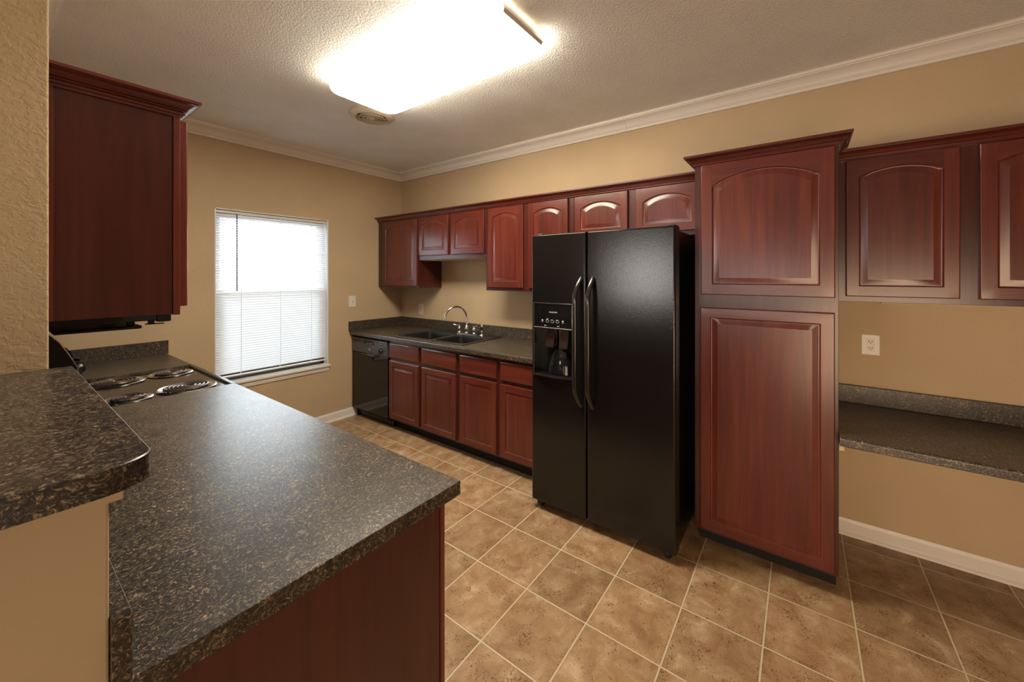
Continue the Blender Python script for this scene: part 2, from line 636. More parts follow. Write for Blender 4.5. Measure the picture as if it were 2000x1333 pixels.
def panel_door(facing, plane, u0, u1, v0, v1, t=0.020, arch=0.0, stile=0.052, rail=None, M=14):
    """raised-panel cabinet door as one mesh (slot 0 upright grain, slot 1 level grain)"""
    bm = BM()
    W = frame_axes(facing, plane)
    rail = rail or stile

    def contour(ins, depth, arched=True, collapse=True, rin=None, top_drop=0.0):
        """open contour: 4 corner triples + arch samples on the top side"""
        a0, a1 = u0 + ins, u1 - ins
        b0 = v0 + (rin if rin is not None else ins)
        b1 = v1 - (rin if rin is not None else ins) - top_drop
        ar = arch if arched else 0.0
        pts = []
        def corner(a, b):
            pts.extend([(a, b)] * 3)
        corner(a0, b0)
        corner(a1, b0)
        corner(a1, b1 - ar)
        for i in range(1, M):
            f = i / M
            x = a1 + (a0 - a1) * f
            # circular arc through the two corners with rise ar
            if ar > 1e-6:
                c = (a1 - a0) / 2
                R = (c * c + ar * ar) / (2 * ar)
                dx = x - (a0 + a1) / 2
                y = b1 - R + math.sqrt(max(R * R - dx * dx, 0))
            else:
                y = b1
            pts.append((x, y))
        corner(a0, b1 - ar)
        return [W(a, b, depth) for a, b in pts]

    def outer(ins, depth):
        a0, a1, b0, b1 = u0 + ins, u1 - ins, v0 + ins, v1 - ins
        ia0, ia1 = u0 + stile, u1 - stile
        ib0, ib1 = v0 + rail, v1 - rail - arch
        pts = [(a0, ib0), (a0, b0), (ia0, b0),
               (ia1, b0), (a1, b0), (a1, ib0),
               (a1, ib1), (a1, b1), (ia1, b1)]
        for i in range(1, M):
            pts.append((ia1 + (ia0 - ia1) * i / M, b1))
        pts += [(ia0, b1), (a0, b1), (a0, ib1)]
        return [W(a, b, depth) for a, b in pts]

    R = [outer(0, 0.0), outer(0, t - 0.005), outer(0.0015, t - 0.002), outer(0.005, t),
         contour(stile, t, rin=rail), contour(stile + 0.004, t - 0.006, rin=rail + 0.004),
         contour(stile + 0.010, t - 0.008, rin=rail + 0.010),
         contour(stile + 0.034, t - 0.0015, rin=rail + 0.034),
         contour(stile + 0.036, t - 0.001, rin=rail + 0.036)]
    n = len(R[0])

    def mis(i, j):
        if i == 3 and (j in (2, ) or (8 <= j <= 8 + M - 1)):
            return 1
        return 0
    rings(bm, R, True, True, 0, True, mis)
    return bm


def slab_front(facing, plane, u0, u1, v0, v1, t=0.020):
    bm = BM()
    W = frame_axes(facing, plane)
    def c(ins, d):
        return [W(a, b, d) for a, b in ((u0 + ins, v0 + ins), (u1 - ins, v0 + ins), (u1 - ins, v1 - ins), (u0 + ins, v1 - ins))]
    rings(bm, [c(0, 0), c(0, t - 0.007), c(0.002, t - 0.004), c(0.007, t - 0.002), c(0.010, t)])
    return bm


def cabinet_body(x_face, x_back, y0, y1, z0, z1):
    bm = BM()
    box(bm, x_face, x_back, y0, y1, z0, z1, 0.0015, 1)
    return bm


CROWN = [(0.0, 0.0), (0.009, 0.0), (0.012, 0.003), (0.012, 0.007), (0.008, 0.009), (0.008, 0.0115), (0.015, 0.012), (0.0175, 0.0155),
         (0.015, 0.019), (0.018, 0.020), (0.022, 0.026), (0.029, 0.033), (0.038, 0.0375), (0.044, 0.039), (0.044, 0.0415),
         (0.050, 0.042), (0.050, 0.052), (0.0, 0.052)]


def cab_crown(z, path, outward):
    bm = BM()
    sweep(bm, [(d, z + h) for d, h in CROWN], path, outward)
    return bm


# ================================================================== THE SETTING
b = BM(); box(b, XD, XS + 0.12, YF, YB + 0.14, -0.06, 0.0)
struct(finish('floor', b, TILE, smooth=False))
b = BM(); box(b, XD, XS + 0.12, YF, YB + 0.14, ZC, ZC + 0.06)
struct(finish('ceiling', b, CEIL, smooth=False))
b = BM(); box(b, XS, XS + 0.12, YF, YB + 0.14, 0, ZC)
struct(finish('wall_right', b, WALL, smooth=False))
b = BM()
box(b, XD, WX0, YB, YB + 0.14, 0, ZC)
box(b, WX1, XS, YB, YB + 0.14, 0, ZC)
box(b, WX0, WX1, YB, YB + 0.14, 0, WZ0 - 0.018)
box(b, WX0, WX1, YB, YB + 0.14, WZ1, ZC)
struct(finish('wall_back', b, WALL, smooth=False))
b = BM(); box(b, XL - 0.115, XL, 1.76, YB, 0, ZC, 0.004, 2)
struct(finish('wall_left', b, WALLROUGH, smooth=False))
b = BM(); box(b, XL - 0.115, XL, 0.826, 1.76, 0, 1.205, 0.004, 2)
struct(finish('wall_half', b, WALLSMOOTH, smooth=False))
b = BM(); box(b, XD - 0.12, XD, YF, YB + 0.14, 0, ZC)
struct(finish('wall_dining', b, WALL, smooth=False))
b = BM(); box(b, XD, XS + 0.12, YF - 0.12, YF, 0, ZC)
struct(finish('wall_front', b, WALL, smooth=False))

# crown moulding of the room: one run with mitred inside corners, joined to a second by a scarf joint
CM = [(0.0, -0.094), (0.011, -0.094), (0.013, -0.092), (0.013, -0.079), (0.010, -0.076), (0.016, -0.073), (0.019, -0.068),
      (0.016, -0.064), (0.021, -0.061), (0.026, -0.050), (0.035, -0.038), (0.047, -0.029), (0.060, -0.0235), (0.070, -0.022),
      (0.071, -0.017), (0.079, -0.016), (0.081, -0.003), (0.088, -0.001), (0.088, 0.0), (0.0, 0.0)]
prof = [(d, ZC + h) for d, h in CM]
b = BM(); sweep(b, prof, [(XL, 1.76), (XL, YB), (XS, YB), (XS, 1.1215)], 1)
struct(finish('trim_1', b, TRIMW))
b = BM(); sweep(b, prof, [(XS, 1.1195), (XS, YF)], 1)
struct(finish('trim_2', b, TRIMW))
BB = [(0.0, 0.0), (0.022, 0.0), (0.021, 0.012), (0.014, 0.020), (0.013, 0.026), (0.013, 0.072), (0.010, 0.080), (0.007, 0.083), (0.005, 0.092), (0.0, 0.092)]
b = BM(); sweep(b, BB, [(0.74, YB), (2.34, YB)], 1)
struct(finish('baseboard_back', b, TRIMW))
b = BM(); sweep(b, BB, [(XS, -0.145), (XS, YF)], 1)
struct(finish('baseboard_right', b, TRIMW))

# window
wt = bpy.data.objects.new('window_1', None)
wt.location = (1.5375, YB + 0.10, WZ0)
COL.objects.link(wt)
ORG['window_1'] = Vector(wt.location)
wt['kind'] = 'structure'
b = BM()
fy0, fy1 = YB + 0.075, YB + 0.135
for (x0, x1, z0, z1) in ((WX0, WX0 + 0.035, WZ0, WZ1), (WX1 - 0.035, WX1, WZ0, WZ1), (WX0, WX1, WZ0, WZ0 + 0.04), (WX0, WX1, WZ1 - 0.035, WZ1)):
    box(b, x0, x1, fy0, fy1, z0, z1, 0.003, 1)
finish('window_frame', b, SASHM, wt)
zm = 1.36
for nm, z0, z1, y in (('upper_sash', zm - 0.02, WZ1 - 0.03, fy0 + 0.034), ('lower_sash', WZ0 + 0.035, zm + 0.02, fy0 + 0.008)):
    b = BM()
    for (x0, x1, a0, a1) in ((WX0 + 0.03, WX0 + 0.065, z0, z1), (WX1 - 0.065, WX1 - 0.03, z0, z1), (WX0 + 0.03, WX1 - 0.03, z0, z0 + 0.035), (WX0 + 0.03, WX1 - 0.03, z1 - 0.035, z1)):
        box(b, x0, x1, y, y + 0.022, a0, a1, 0.002, 1)
    s = finish(nm, b, SASHM, wt)
    b = BM(); box(b, WX0 + 0.062, WX1 - 0.062, y + 0.009, y + 0.013, z0 + 0.03, z1 - 0.03)
    finish('pane', b, GLASS, s, smooth=False)
b = BM(); box(b, WX0 + 0.03, WX1 - 0.03, fy1 - 0.004, fy1 - 0.002, WZ0 + 0.03, zm + 0.01)
finish('insect_screen', b, SCREEN, wt, smooth=False)
b = BM(); box(b, WX0 - 0.022, WX1 + 0.012, YB - 0.035, YB + 0.001, WZ0 - 0.018, WZ0 + 0.002, 0.004, 2)
box(b, WX0, WX1, YB, fy0, WZ0 - 0.018, WZ0 + 0.002)
finish('window_sill', b, TRIMW, wt)
b = BM()
AP = [(0.0, 0.535), (0.008, 0.535), (0.013, 0.541), (0.013, 0.552), (0.018, 0.556), (0.018, 0.582), (0.0, 0.582)]
sweep(b, AP, [(WX0 - 0.01, YB), (WX1, YB)], 1)
finish('window_apron', b, TRIMW, wt)
b = BM()
for (x0, x1, z0, z1) in ((WX0, WX0 + 0.008, WZ0, WZ1), (WX1 - 0.008, WX1, WZ0, WZ1), (WX0, WX1, WZ1 - 0.008, WZ1)):
    box(b, x0, x1, YB - 0.002, fy0, z0, z1, 0.001, 1)
finish('window_jamb', b, VINYL, wt)
b = BM(); box(b, -4, 8, YB + 0.3, 14, -0.2, -0.1)
o = struct(finish('ground_outside', b, GROUNDM, smooth=False))

# ================================================================== WINDOW BLIND
bl = thing('window_blind', 'white mini blind lowered and closed over the bright window', 'blind', (1.5375, YB + 0.035, WZ0 + 0.03))
bx0, bx1, by = WX0 + 0.012, WX1 - 0.012, YB + 0.034
b = BM(); box(b, bx0, bx1, by - 0.014, by + 0.014, WZ1 - 0.034, WZ1 - 0.009, 0.003, 2)
finish('head_rail', b, PLATE, bl)
b = BM()
z = WZ1 - 0.050
tilt = math.radians(54)
zend = WZ0 + 0.070
while z > zend:
    top, bot = [], []
    n = 5
    pts = []
    for i in range(n + 1):
        f = i / n - 0.5
        s = f * 0.025
        crown = 0.0022 * (1 - 4 * f * f)
        # lower edge leans into the room
        y = by + s * math.cos(tilt) - crown * math.sin(tilt)
        zz = z + s * math.sin(tilt) + crown * math.cos(tilt)
        pts.append((y, zz))
    for i in range(n):
        face(b, [(bx0, *pts[i]), (bx1, *pts[i]), (bx1, *pts[i + 1]), (bx0, *pts[i + 1])])
    z -= 0.0212
finish('slats', b, SLAT, bl)
b = BM(); box(b, bx0, bx1, by - 0.011, by + 0.011, WZ0 + 0.038, WZ0 + 0.052, 0.003, 2)
finish('bottom_rail', b, PLATE, bl)
for fx in (0.20, 0.54, 0.845):
    x = bx0 + (bx1 - bx0) * fx
    b = BM()
    for yy in (by - 0.0125, by + 0.0125):
        tube(b, [(x, yy, WZ0 + 0.05), (x, yy, WZ1 - 0.03)], 0.0014, 6)
    finish('ladder_cord', b, SLAT, bl)
b = BM()
tube(b, [(1.233, by - 0.022, 1.372), (1.233, by - 0.022, 2.022)], 0.0042, 6)
tube(b, [(1.233, by - 0.022, 2.022), (1.233, by - 0.012, 2.040)], 0.002, 6)
finish('tilt_wand', b, WANDM, bl)

# ================================================================== SINK WALL: UPPER CABINETS
XU = 2.563


def upper(name, label, y0, y1, z0, doors, arch, x=XU, pale=None, ztop=2.13):
    t = thing(name, label, 'cabinet', (XS, (y0 + y1) / 2, z0), 'cherry wall cabinets')
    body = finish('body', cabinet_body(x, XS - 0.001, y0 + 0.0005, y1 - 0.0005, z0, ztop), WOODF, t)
    for (u0, u1, v0, v1) in doors:
        finish('door', panel_door('-x', x - 0.0005, u0, u1, v0, v1, arch=arch), [WOODV, WOODH], t)
    if pale:
        b = BM(); box(b, x + 0.012, XS - 0.02, pale[0], pale[1], z0 - 0.005, z0 - 0.0002)
        finish('bottom_edge', b, PALEWOOD, t)
    return t


upper('wall_cabinet', 'tall single-door cherry wall cabinet in the corner by the window', 3.25, YB - 0.001, 1.372,
      [(3.263, 3.852, 1.395, 2.098)], 0.030)
upper('wall_cabinet', 'short two-door cherry wall cabinet high above the sink', 2.32, 3.25, 1.663,
      [(2.796, 3.232, 1.706, 2.098), (2.332, 2.760, 1.706, 2.098)], 0.042, pale=(2.34, 3.23))
upper('wall_cabinet', 'two-door cherry wall cabinet right of the sink, partly behind the refrigerator', 1.425, 2.32, 1.372,
      [(1.898, 2.288, 1.400, 2.098), (1.469, 1.843, 1.400, 2.098)], 0.036)
upper('wall_cabinet', 'shallow two-door cherry cabinet above the black refrigerator', 0.492, 1.425, 1.765,
      [(0.991, 1.411, 1.795, 2.098), (0.516, 0.936, 1.795, 2.098)], 0.042)
te = upper('wall_cabinet', 'two-door cherry wall cabinet above the desk counter, cut by the frame', -1.075, -0.143, 1.372,
           [(-0.596, -0.188, 1.400, 2.098), (-1.062, -0.656, 1.400, 2.098)], 0.036, pale=(-1.06, -0.33))
finish('crown_moulding', cab_crown(2.103, [(XU, -0.143), (XU, -1.075), (XS, -1.075)], 1), WOODH, te)
tag(finish('cabinet_crown_moulding', cab_crown(2.103, [(XU, YB - 0.002), (XU, 0.492)], 1), WOODH),
    'long cherry crown strip topping the wall cabinets from window wall to pantry', 'moulding')

# ================================================================== PANTRY
XP = 2.268
tp = thing('pantry_cabinet', 'tall cherry pantry cabinet between the refrigerator and the desk counter', 'cabinet', (2.568, 0.174, 0))
b = BM(); box(b, XP, XS - 0.001, -0.142, 0.490, 0.10, 2.165, 0.0015, 1)
finish('body', b, WOODF, tp)
b = BM(); box(b, 2.362, XS - 0.001, -0.138, 0.486, 0.0, 0.10)
finish('toe_kick', b, DARKGAP, tp)
o = finish('door', panel_door('-x', XP - 0.0005, -0.128, 0.455, 1.403, 2.112, arch=0.062, stile=0.056, M=20), [WOODV, WOODH], tp)
o['label'] = 'upper pantry door with arched panel'
o = finish('door', panel_door('-x', XP - 0.0005, -0.127, 0.459, 0.118, 1.332, stile=0.052), [WOODV, WOODH], tp)
o['label'] = 'long lower pantry door with square panel'
finish('crown_moulding', cab_crown(2.114, [(2.510, 0.490), (XP, 0.490), (XP, -0.142), (2.510, -0.142)], 1), WOODH, tp)

# ================================================================== BASE CABINETS (sink run)
XB = 2.268


def base_cab(label, y0, y1, cols, group='cherry base cabinets'):
    t = thing('base_cabinet', label, 'cabinet', (2.55, (y0 + y1) / 2, 0), group)
    # open-topped carcass so a basin can hang inside
    b = BM()
    box(b, XB, XB + 0.02, y0, y1, 0.10, 0.873, 0.001, 1)
    box(b, XB + 0.02, XS - 0.002, y0, y0 + 0.016, 0.10, 0.873)
    box(b, XB + 0.02, XS - 0.002, y1 - 0.016, y1, 0.10, 0.873)
    box(b, XB + 0.02, XS - 0.002, y0, y1, 0.10, 0.118)
    finish('body', b, WOODF, t)
    b = BM(); box(b, 2.342, 2.36, y0, y1, 0, 0.10)
    finish('toe_kick', b, DARKGAP, t)
    for (u0, u1) in cols:
        finish('drawer_front', slab_front('-x', XB - 0.0005, u0, u1, 0.706, 0.846), WOODH, t)
        finish('door', panel_door('-x', XB - 0.0005, u0, u1, 0.120, 0.676, stile=0.048), [WOODV, WOODH], t)
    return t


base_cab('two-door cherry base cabinet under the sink, beside the dishwasher', 2.357, 3.316, [(2.865, 3.306), (2.380, 2.822)])
base_cab('two-door cherry base cabinet beside the refrigerator', 1.470, 2.356, [(1.934, 2.331), (1.500, 1.893)])
b = BM(); box(b, 2.250, 2.85, 3.9525, YB - 0.001, 0.095, 0.873)
tag(finish('filler_panel', b, WOODV), 'narrow cherry filler strip between dishwasher and window wall', 'panel')

# ================================================================== DISHWASHER
td = thing('dishwasher', 'black dishwasher under the counter in the corner', 'dishwasher', (2.55, 3.64, 0))
dy0, dy1, dx = 3.324, 3.950, 2.245
b = BM(); box(b, 2.29, 2.84, dy0 + 0.005, dy1 - 0.002, 0.06, 0.868)
finish('tub_housing', b, DARKGAP, td)
b = BM(); box(b, dx + 0.004, 2.292, dy0, dy1, 0.100, 0.696, 0.005, 2)
finish('door_panel', b, GLOSSBLACK, td)
cp_b = BM(); box(cp_b, dx - 0.004, 2.292, dy0, dy1, 0.702, 0.852, 0.005, 2)
cp = finish('control_panel', cp_b, DWGREY, td)
b = BM()
for k in range(5):
    box(b, dx - 0.006, dx, 3.765, 3.935, 0.806 + k * 0.0065, 0.8095 + k * 0.0065)
finish('vent_grille', b, SATINBLACK, cp)
b = BM(); box(b, dx - 0.0055, dx, 3.535, 3.735, 0.800, 0.838, 0.001, 1)
finish('latch_recess', b, GLOSSBLACK, cp)
b = BM(); box(b, dx - 0.016, dx - 0.003, 3.565, 3.665, 0.803, 0.818, 0.003, 2)
finish('latch_handle', b, BRONZEGREY, cp)
b = BM()
for r in range(2):
    for k in range(6):
        box(b, dx - 0.0065, dx, 3.345 + k * 0.029, 3.366 + k * 0.029, 0.806 + r * 0.016, 0.815 + r * 0.016, 0.001, 1)
finish('push_buttons', b, BRONZEGREY, cp)
b = BM(); lathe(b, [(0.028, 0.0), (0.027, -0.010), (0.022, -0.018), (0.0, -0.018)], (dx - 0.003, 3.425, 0.752), 28, 'x')
box(b, dx - 0.026, dx - 0.018, 3.421, 3.429, 0.728, 0.776, 0.002, 1)
finish('timer_dial', b, SATINBLACK, cp)
b = BM(); lathe(b, [(0.011, 0.0), (0.011, -0.0012), (0.0095, -0.0012), (0.0095, -0.0004)], (dx - 0.0045, 3.624, 0.748), 24, 'x', cap=False)
box(b, dx - 0.0055, dx - 0.0035, 3.618, 3.630, 0.7465, 0.7495)
box(b, dx - 0.0055, dx - 0.0035, 3.6225, 3.6255, 0.742, 0.754)
finish('emblem', b, PRINT, cp)
b = BM()
box(b, dx - 0.030, dx + 0.004, 3.505, 3.735, 0.694, 0.704, 0.003, 2)
finish('pull_lip', b, BRONZEGREY, td)
b = BM(); box(b, 2.315, 2.34, dy0, dy1, 0.0, 0.075, 0.004, 1)
finish('kick_plate', b, SATINBLACK, td)
b = BM(); tube(b, [(2.300, 3.935, 0.0), (2.300, 3.935, 0.06)], 0.012, 12)
finish('levelling_foot', b, SATINBLACK, td)

# ================================================================== SINK COUNTERTOP
XC = 2.222        # front edge
SX0, SX1, SY0, SY1 = 2.288, 2.806, 2.338, 3.248      # sink rim


def front_profile(x0, x1, z0, z1, s=1):
    """section of a counter slab whose front top edge is rounded"""
    r = 0.010
    pts = [(x1, z0), (x1, z1)]
    for i in range(5):
        a = math.pi / 2 * i / 4
        pts.append((x0 + s * r - s * r * math.sin(a), z1 - r + r * math.cos(a)))
    pts += [(x0, z0 + 0.003), (x0 + s * 0.003, z0)]
    return pts


tc = thing('countertop', 'dark granite-look counter along the sink wall', 'countertop', (2.55, 2.7, 0.874), 'granite-look counters')
b = BM()
CY0 = 1.462
prism(b, front_profile(XC, SX0 + 0.012, 0.874, 0.914), 'y', CY0, YB - 0.001)
box(b, SX1 - 0.012, XS - 0.001, CY0, YB - 0.001, 0.874, 0.914)
box(b, SX0 + 0.012, SX1 - 0.012, CY0, SY0 + 0.012, 0.874, 0.914)
box(b, SX0 + 0.012, SX1 - 0.012, SY1 - 0.012, YB - 0.001, 0.874, 0.914)
finish('slab', b, LAM, tc)
b = BM(); box(b, XS - 0.021, XS - 0.001, CY0, YB - 0.001, 0.914, 1.012, 0.002, 1)
finish('backsplash', b, LAM, tc)
b = BM(); box(b, XC - 0.014, XS - 0.021, YB - 0.021, YB - 0.001, 0.9142, 1.012, 0.002, 1)
finish('backsplash', b, LAM, tc)

# ------------------------------------------------------------------ sink
ts = thing('kitchen_sink', 'black double-bowl sink set into the dark counter', 'sink', (2.547, 2.793, 0.914))
b = BM()
zt = 0.9205
ym = 2.775
halves = [(SY0, ym), (ym, SY1)]
bowls = [((2.330 + 2.680) / 2, (SY0 + 0.035 + ym - 0.016) / 2, 0.175, (ym - 0.016 - SY0 - 0.035) / 2),
         ((2.330 + 2.680) / 2, (SY1 - 0.035 + ym + 0.016) / 2, 0.175, (SY1 - 0.035 - ym - 0.016) / 2)]
for (ya, yb), (cx, cy, hx, hy) in zip(halves, bowls):
    o_ = rrect((SX0 + SX1) / 2, (ya + yb) / 2, (SX1 - SX0) / 2 - 0.004, (yb - ya) / 2, 0.0002, zt)
    i1 = rrect(cx, cy, hx, hy, 0.05, zt)
    i2 = rrect(cx, cy, hx - 0.004, hy - 0.004, 0.048, zt - 0.003)
    i3 = rrect(cx, cy, hx - 0.008, hy - 0.008, 0.046, zt - 0.02)
    i4 = rrect(cx, cy, hx - 0.022, hy - 0.022, 0.05, zt - 0.150)
    i5 = rrect(cx, cy, hx - 0.045, hy - 0.045, 0.05, zt - 0.178)
    i6 = rrect(cx, cy, 0.05, 0.05, 0.05, zt - 0.186)
    rings(b, [o_, i1, i2, i3, i4, i5, i6], False, True)
oc = [rrect((SX0 + SX1) / 2, (SY0 + SY1) / 2, (SX1 - SX0) / 2 - q, (SY1 - SY0) / 2 - q, 0.0002, z_) for q, z_ in ((0.004, zt), (0.001, zt - 0.002), (0.0, 0.9143))]
rings(b, oc, False, False)
finish('double_bowl', b, SINKM, ts)
for (cx, cy, hx, hy) in bowls:
    b = BM(); lathe(b, [(0.042, 0.0), (0.042, 0.004), (0.036, 0.006), (0.030, 0.003), (0.0, 0.002)], (cx, cy, zt - 0.1865), 24)
    finish('drain_strainer', b, CHROME, ts)

# ------------------------------------------------------------------ faucet
tf = thing('kitchen_faucet', 'chrome gooseneck faucet with two levers behind the sink', 'faucet', (2.745, 2.745, zt))
fx, fy = 2.745, 2.745
b = BM()
rings(b, [rrect(fx, fy, 0.026, 0.130, 0.026, zt + 0.0003), rrect(fx, fy, 0.026, 0.130, 0.026, zt + 0.006), rrect(fx, fy, 0.021, 0.125, 0.021, zt + 0.010)])
finish('deck_plate', b, CHROME, tf)
b = BM()
lathe(b, [(0.020, 0.010), (0.019, 0.016), (0.014, 0.022), (0.017, 0.034), (0.019, 0.048), (0.017, 0.060), (0.013, 0.070), (0.015, 0.076), (0.012, 0.082), (0.010, 0.086)], (fx, fy, zt), 24)
dirv = Vector((-0.20, 0.105, 0)).normalized()
pts = [Vector((fx, fy, zt + 0.08))]
R_ = 0.108
zc_ = 1.088
pts.append(Vector((fx, fy, zc_ - 0.05)))
for i in range(0, 19):
    a = math.pi * i / 18 * 1.03
    pts.append(Vector((fx, fy, zc_)) + dirv * (R_ - R_ * math.cos(a)) + Vector((0, 0, R_ * math.sin(a))))
rads = [0.0095] * len(pts)
rads[-1] = 0.0115; rads[-2] = 0.0115; rads[-3] = 0.0105
tube(b, pts, rads, 16)
finish('spout', b, CHROME, tf)
for sy, dv in ((1, Vector((-0.035, 0.045, 0.012))), (-1, Vector((-0.020, -0.055, 0.016)))):
    hy = fy + sy * 0.102
    b = BM()
    lathe(b, [(0.018, 0.010), (0.017, 0.016), (0.012, 0.022), (0.015, 0.034), (0.017, 0.046), (0.015, 0.058), (0.010, 0.068), (0.012, 0.074), (0.010, 0.082), (0.0, 0.085)], (fx, hy, zt), 20)
    p0 = Vector((fx, hy, zt + 0.075))
    tube(b, [p0, p0 + dv * 0.5, p0 + dv, p0 + dv * 1.12], [0.005, 0.0055, 0.0075, 0.004], 10)
    finish('lever_handle', b, CHROME, tf)
tsp = thing('side_sprayer', 'chrome side sprayer standing right of the faucet', 'sprayer', (2.752, 2.548, zt))
b = BM()
lathe(b, [(0.021, 0.0002), (0.020, 0.006), (0.014, 0.012), (0.012, 0.030), (0.014, 0.034)], (2.752, 2.548, zt), 20)
finish('holder', b, CHROME, tsp)
b = BM()
lathe(b, [(0.0115, 0.030), (0.012, 0.040), (0.009, 0.052), (0.012, 0.066), (0.015, 0.080), (0.015, 0.098), (0.010, 0.106), (0.0, 0.108)], (2.752, 2.548, zt), 20)
p0 = Vector((2.752, 2.548, zt + 0.094))
tube(b, [p0, p0 + Vector((-0.022, 0.014, 0.008)), p0 + Vector((-0.034, 0.022, 0.006))], [0.009, 0.012, 0.011], 12)
tube(b, [p0 + Vector((-0.008, 0.008, 0.0)), p0 + Vector((-0.018, 0.022, -0.022)), p0 + Vector((-0.022, 0.030, -0.034))], [0.004, 0.005, 0.004], 8)
finish('spray_head', b, CHROME, tsp)

# ================================================================== REFRIGERATOR
tr = thing('refrigerator', 'black side-by-side refrigerator with ice and water dispenser', 'refrigerator', (2.45, 0.985, 0))
FX = 2.030
b = BM(); box(b, 2.118, 2.800, 0.545, 1.440, 0.035, 1.752, 0.006, 2)
finish('cabinet_body', b, PEBBLE, tr)
b = BM(); box(b, 2.085, 2.118, 0.56, 1.425, 0.030, 0.095, 0.004, 1)
finish('base_grille', b, SATINBLACK, tr)
for yy in (0.585, 1.400):
    b = BM(); lathe(b, [(0.024, -0.018), (0.030, -0.012), (0.030, 0.012), (0.024, 0.018)], (2.085, yy, 0.031), 20, 'y')
    box(b, 2.07, 2.12, yy - 0.026, yy + 0.026, 0.035, 0.062, 0.004, 1)
    finish('front_roller', b, SATINBLACK, tr)
for yy in (0.57, 1.41):
    b = BM(); box(b, 2.078, 2.150, yy - 0.022, yy + 0.022, 1.7525, 1.780, 0.006, 2)
    finish('hinge_cover', b, SATINBLACK, tr)


def fridge_door(y0, y1, hole=None):
    bm = BM()
    z0, z1 = 0.056, 1.768
    bev = 0.012
    def ring(ins, x):
        return [(x, a, c) for a, c in ((y0 + ins, z0 + ins), (y1 - ins, z0 + ins), (y1 - ins, z1 - ins), (y0 + ins, z1 - ins))]
    rs = [ring(0, FX + 0.074), ring(0, FX + bev), ring(bev * 0.08, FX + bev * 0.62), ring(bev * 0.3, FX + bev * 0.3), ring(bev * 0.62, FX + bev * 0.08), ring(bev, FX)]
    rings(bm, rs, True, hole is None)
    if hole:
        ha, hb, hc, hd = hole
        inner = [(FX, a, c) for a, c in ((ha, hc), (hb, hc), (hb, hd), (ha, hd))]
        deep = [(FX + 0.068, a, c) for a, c in ((ha, hc), (hb, hc), (hb, hd), (ha, hd))]
        rings(bm, [rs[-1], inner, deep], False, True)
    return bm


D0, D1, DZ0, DZ1 = 1.140, 1.416, 0.868, 1.330
fd = finish('freezer_door', fridge_door(1.049, 1.442, (D0, D1, DZ0, 1.175)), PEBBLE, tr)
rd = finish('refrigerator_door', fridge_door(0.533, 1.042), PEBBLE, tr)


def bow_handle(yc, ytop):
    bm = BM()
    z0, z1 = 0.735, 1.484
    n = 26
    pts = []
    for i in range(n + 1):
        f = i / n
        z = z0 + (z1 - z0) * f
        e = min(f, 1 - f) / 0.16
        h = 1.0 if e >= 1 else math.sin(e * math.pi / 2)
        x = FX - 0.008 - 0.050 * h
        y = ytop + (yc - ytop) * h
        pts.append((x, y, z))
    pts = [(FX + 0.001, ytop, z0 - 0.004)] + pts + [(FX + 0.001, ytop, z1 + 0.004)]
    rad = [0.015] + [0.015] * (n + 1) + [0.015]
    tube(bm, pts, rad, 14, flat=((1, 0, 0), 0.72))
    return bm


finish('handle', bow_handle(1.093, 1.080), HANDLEM, fd)
finish('handle', bow_handle(1.008, 1.002), HANDLEM, rd)

# dispenser on the freezer door (sub-parts of the door)
b = BM(); box(b, FX - 0.008, FX + 0.001, D0, D1, 1.180, DZ1, 0.003, 2)
finish('dispenser_panel', b, GLOSSBLACK, fd)
b = BM()
for (y0, y1, z0, z1) in ((D0 - 0.006, D1 + 0.006, DZ1 - 0.003, DZ1 + 0.004), (D0 - 0.006, D0, DZ0 - 0.006, DZ1 + 0.004), (D1, D1 + 0.006, DZ0 - 0.006, DZ1 + 0.004), (D0 - 0.006, D1 + 0.006, 1.170, 1.180)):
    box(b, FX - 0.011, FX + 0.001, y0, y1, z0, z1, 0.002, 1)
finish('dispenser_trim', b, BRONZEGREY, fd)
# bowed drip tray
b = BM()
tray = []
for i in range(13):
    f = i / 12
    y = D0 + (D1 - D0) * f
    tray.append((FX - 0.008 - 0.024 * math.sin(math.pi * f), y))
poly = [(FX + 0.060, D0 + 0.002)] + tray + [(FX + 0.060, D1 - 0.002)]
rings(b, [[(x, y, 0.872) for x, y in poly], [(x, y, 0.880) for x, y in poly]])
finish('drip_tray', b, BRONZEGREY, fd)
b = BM()
for k in range(7):
    box(b, FX - 0.004 + k * 0.008, FX - 0.001 + k * 0.008, D0 + 0.025, D1 - 0.025, 0.8802, 0.8855)
finish('tray_grille', b, SATINBLACK, fd)
# curved inner splash panel, gloss
b = BM()
rs = []
for (z, w, dpt) in ((0.888, 0.098, 0.004), (0.93, 0.092, 0.010), (0.98, 0.082, 0.020), (1.02, 0.066, 0.032), (1.045, 0.048, 0.046)):
    ring = []
    for i in range(13):
        a = math.pi * i / 12
        ring.append((FX + 0.066 - (0.066 - dpt) * math.sin(a), 1.262 + w * math.cos(a), z))
    rs.append(ring)
rings(b, rs, False, True, closed=False)
finish('splash_panel', b, GLOSSBLACK, fd)
for yy in (1.212, 1.312):
    b = BM()
    rings(b, [[(FX + 0.030 - k, yy - w, z), (FX + 0.030 - k, yy + w, z), (FX + 0.055, yy + w, z), (FX + 0.055, yy - w, z)]
              for (z, w, k) in ((1.050, 0.026, 0.018), (1.065, 0.030, 0.020), (1.110, 0.031, 0.006), (1.165, 0.027, 0.0))])
    finish('dispenser_paddle', b, BRONZEGREY, fd)


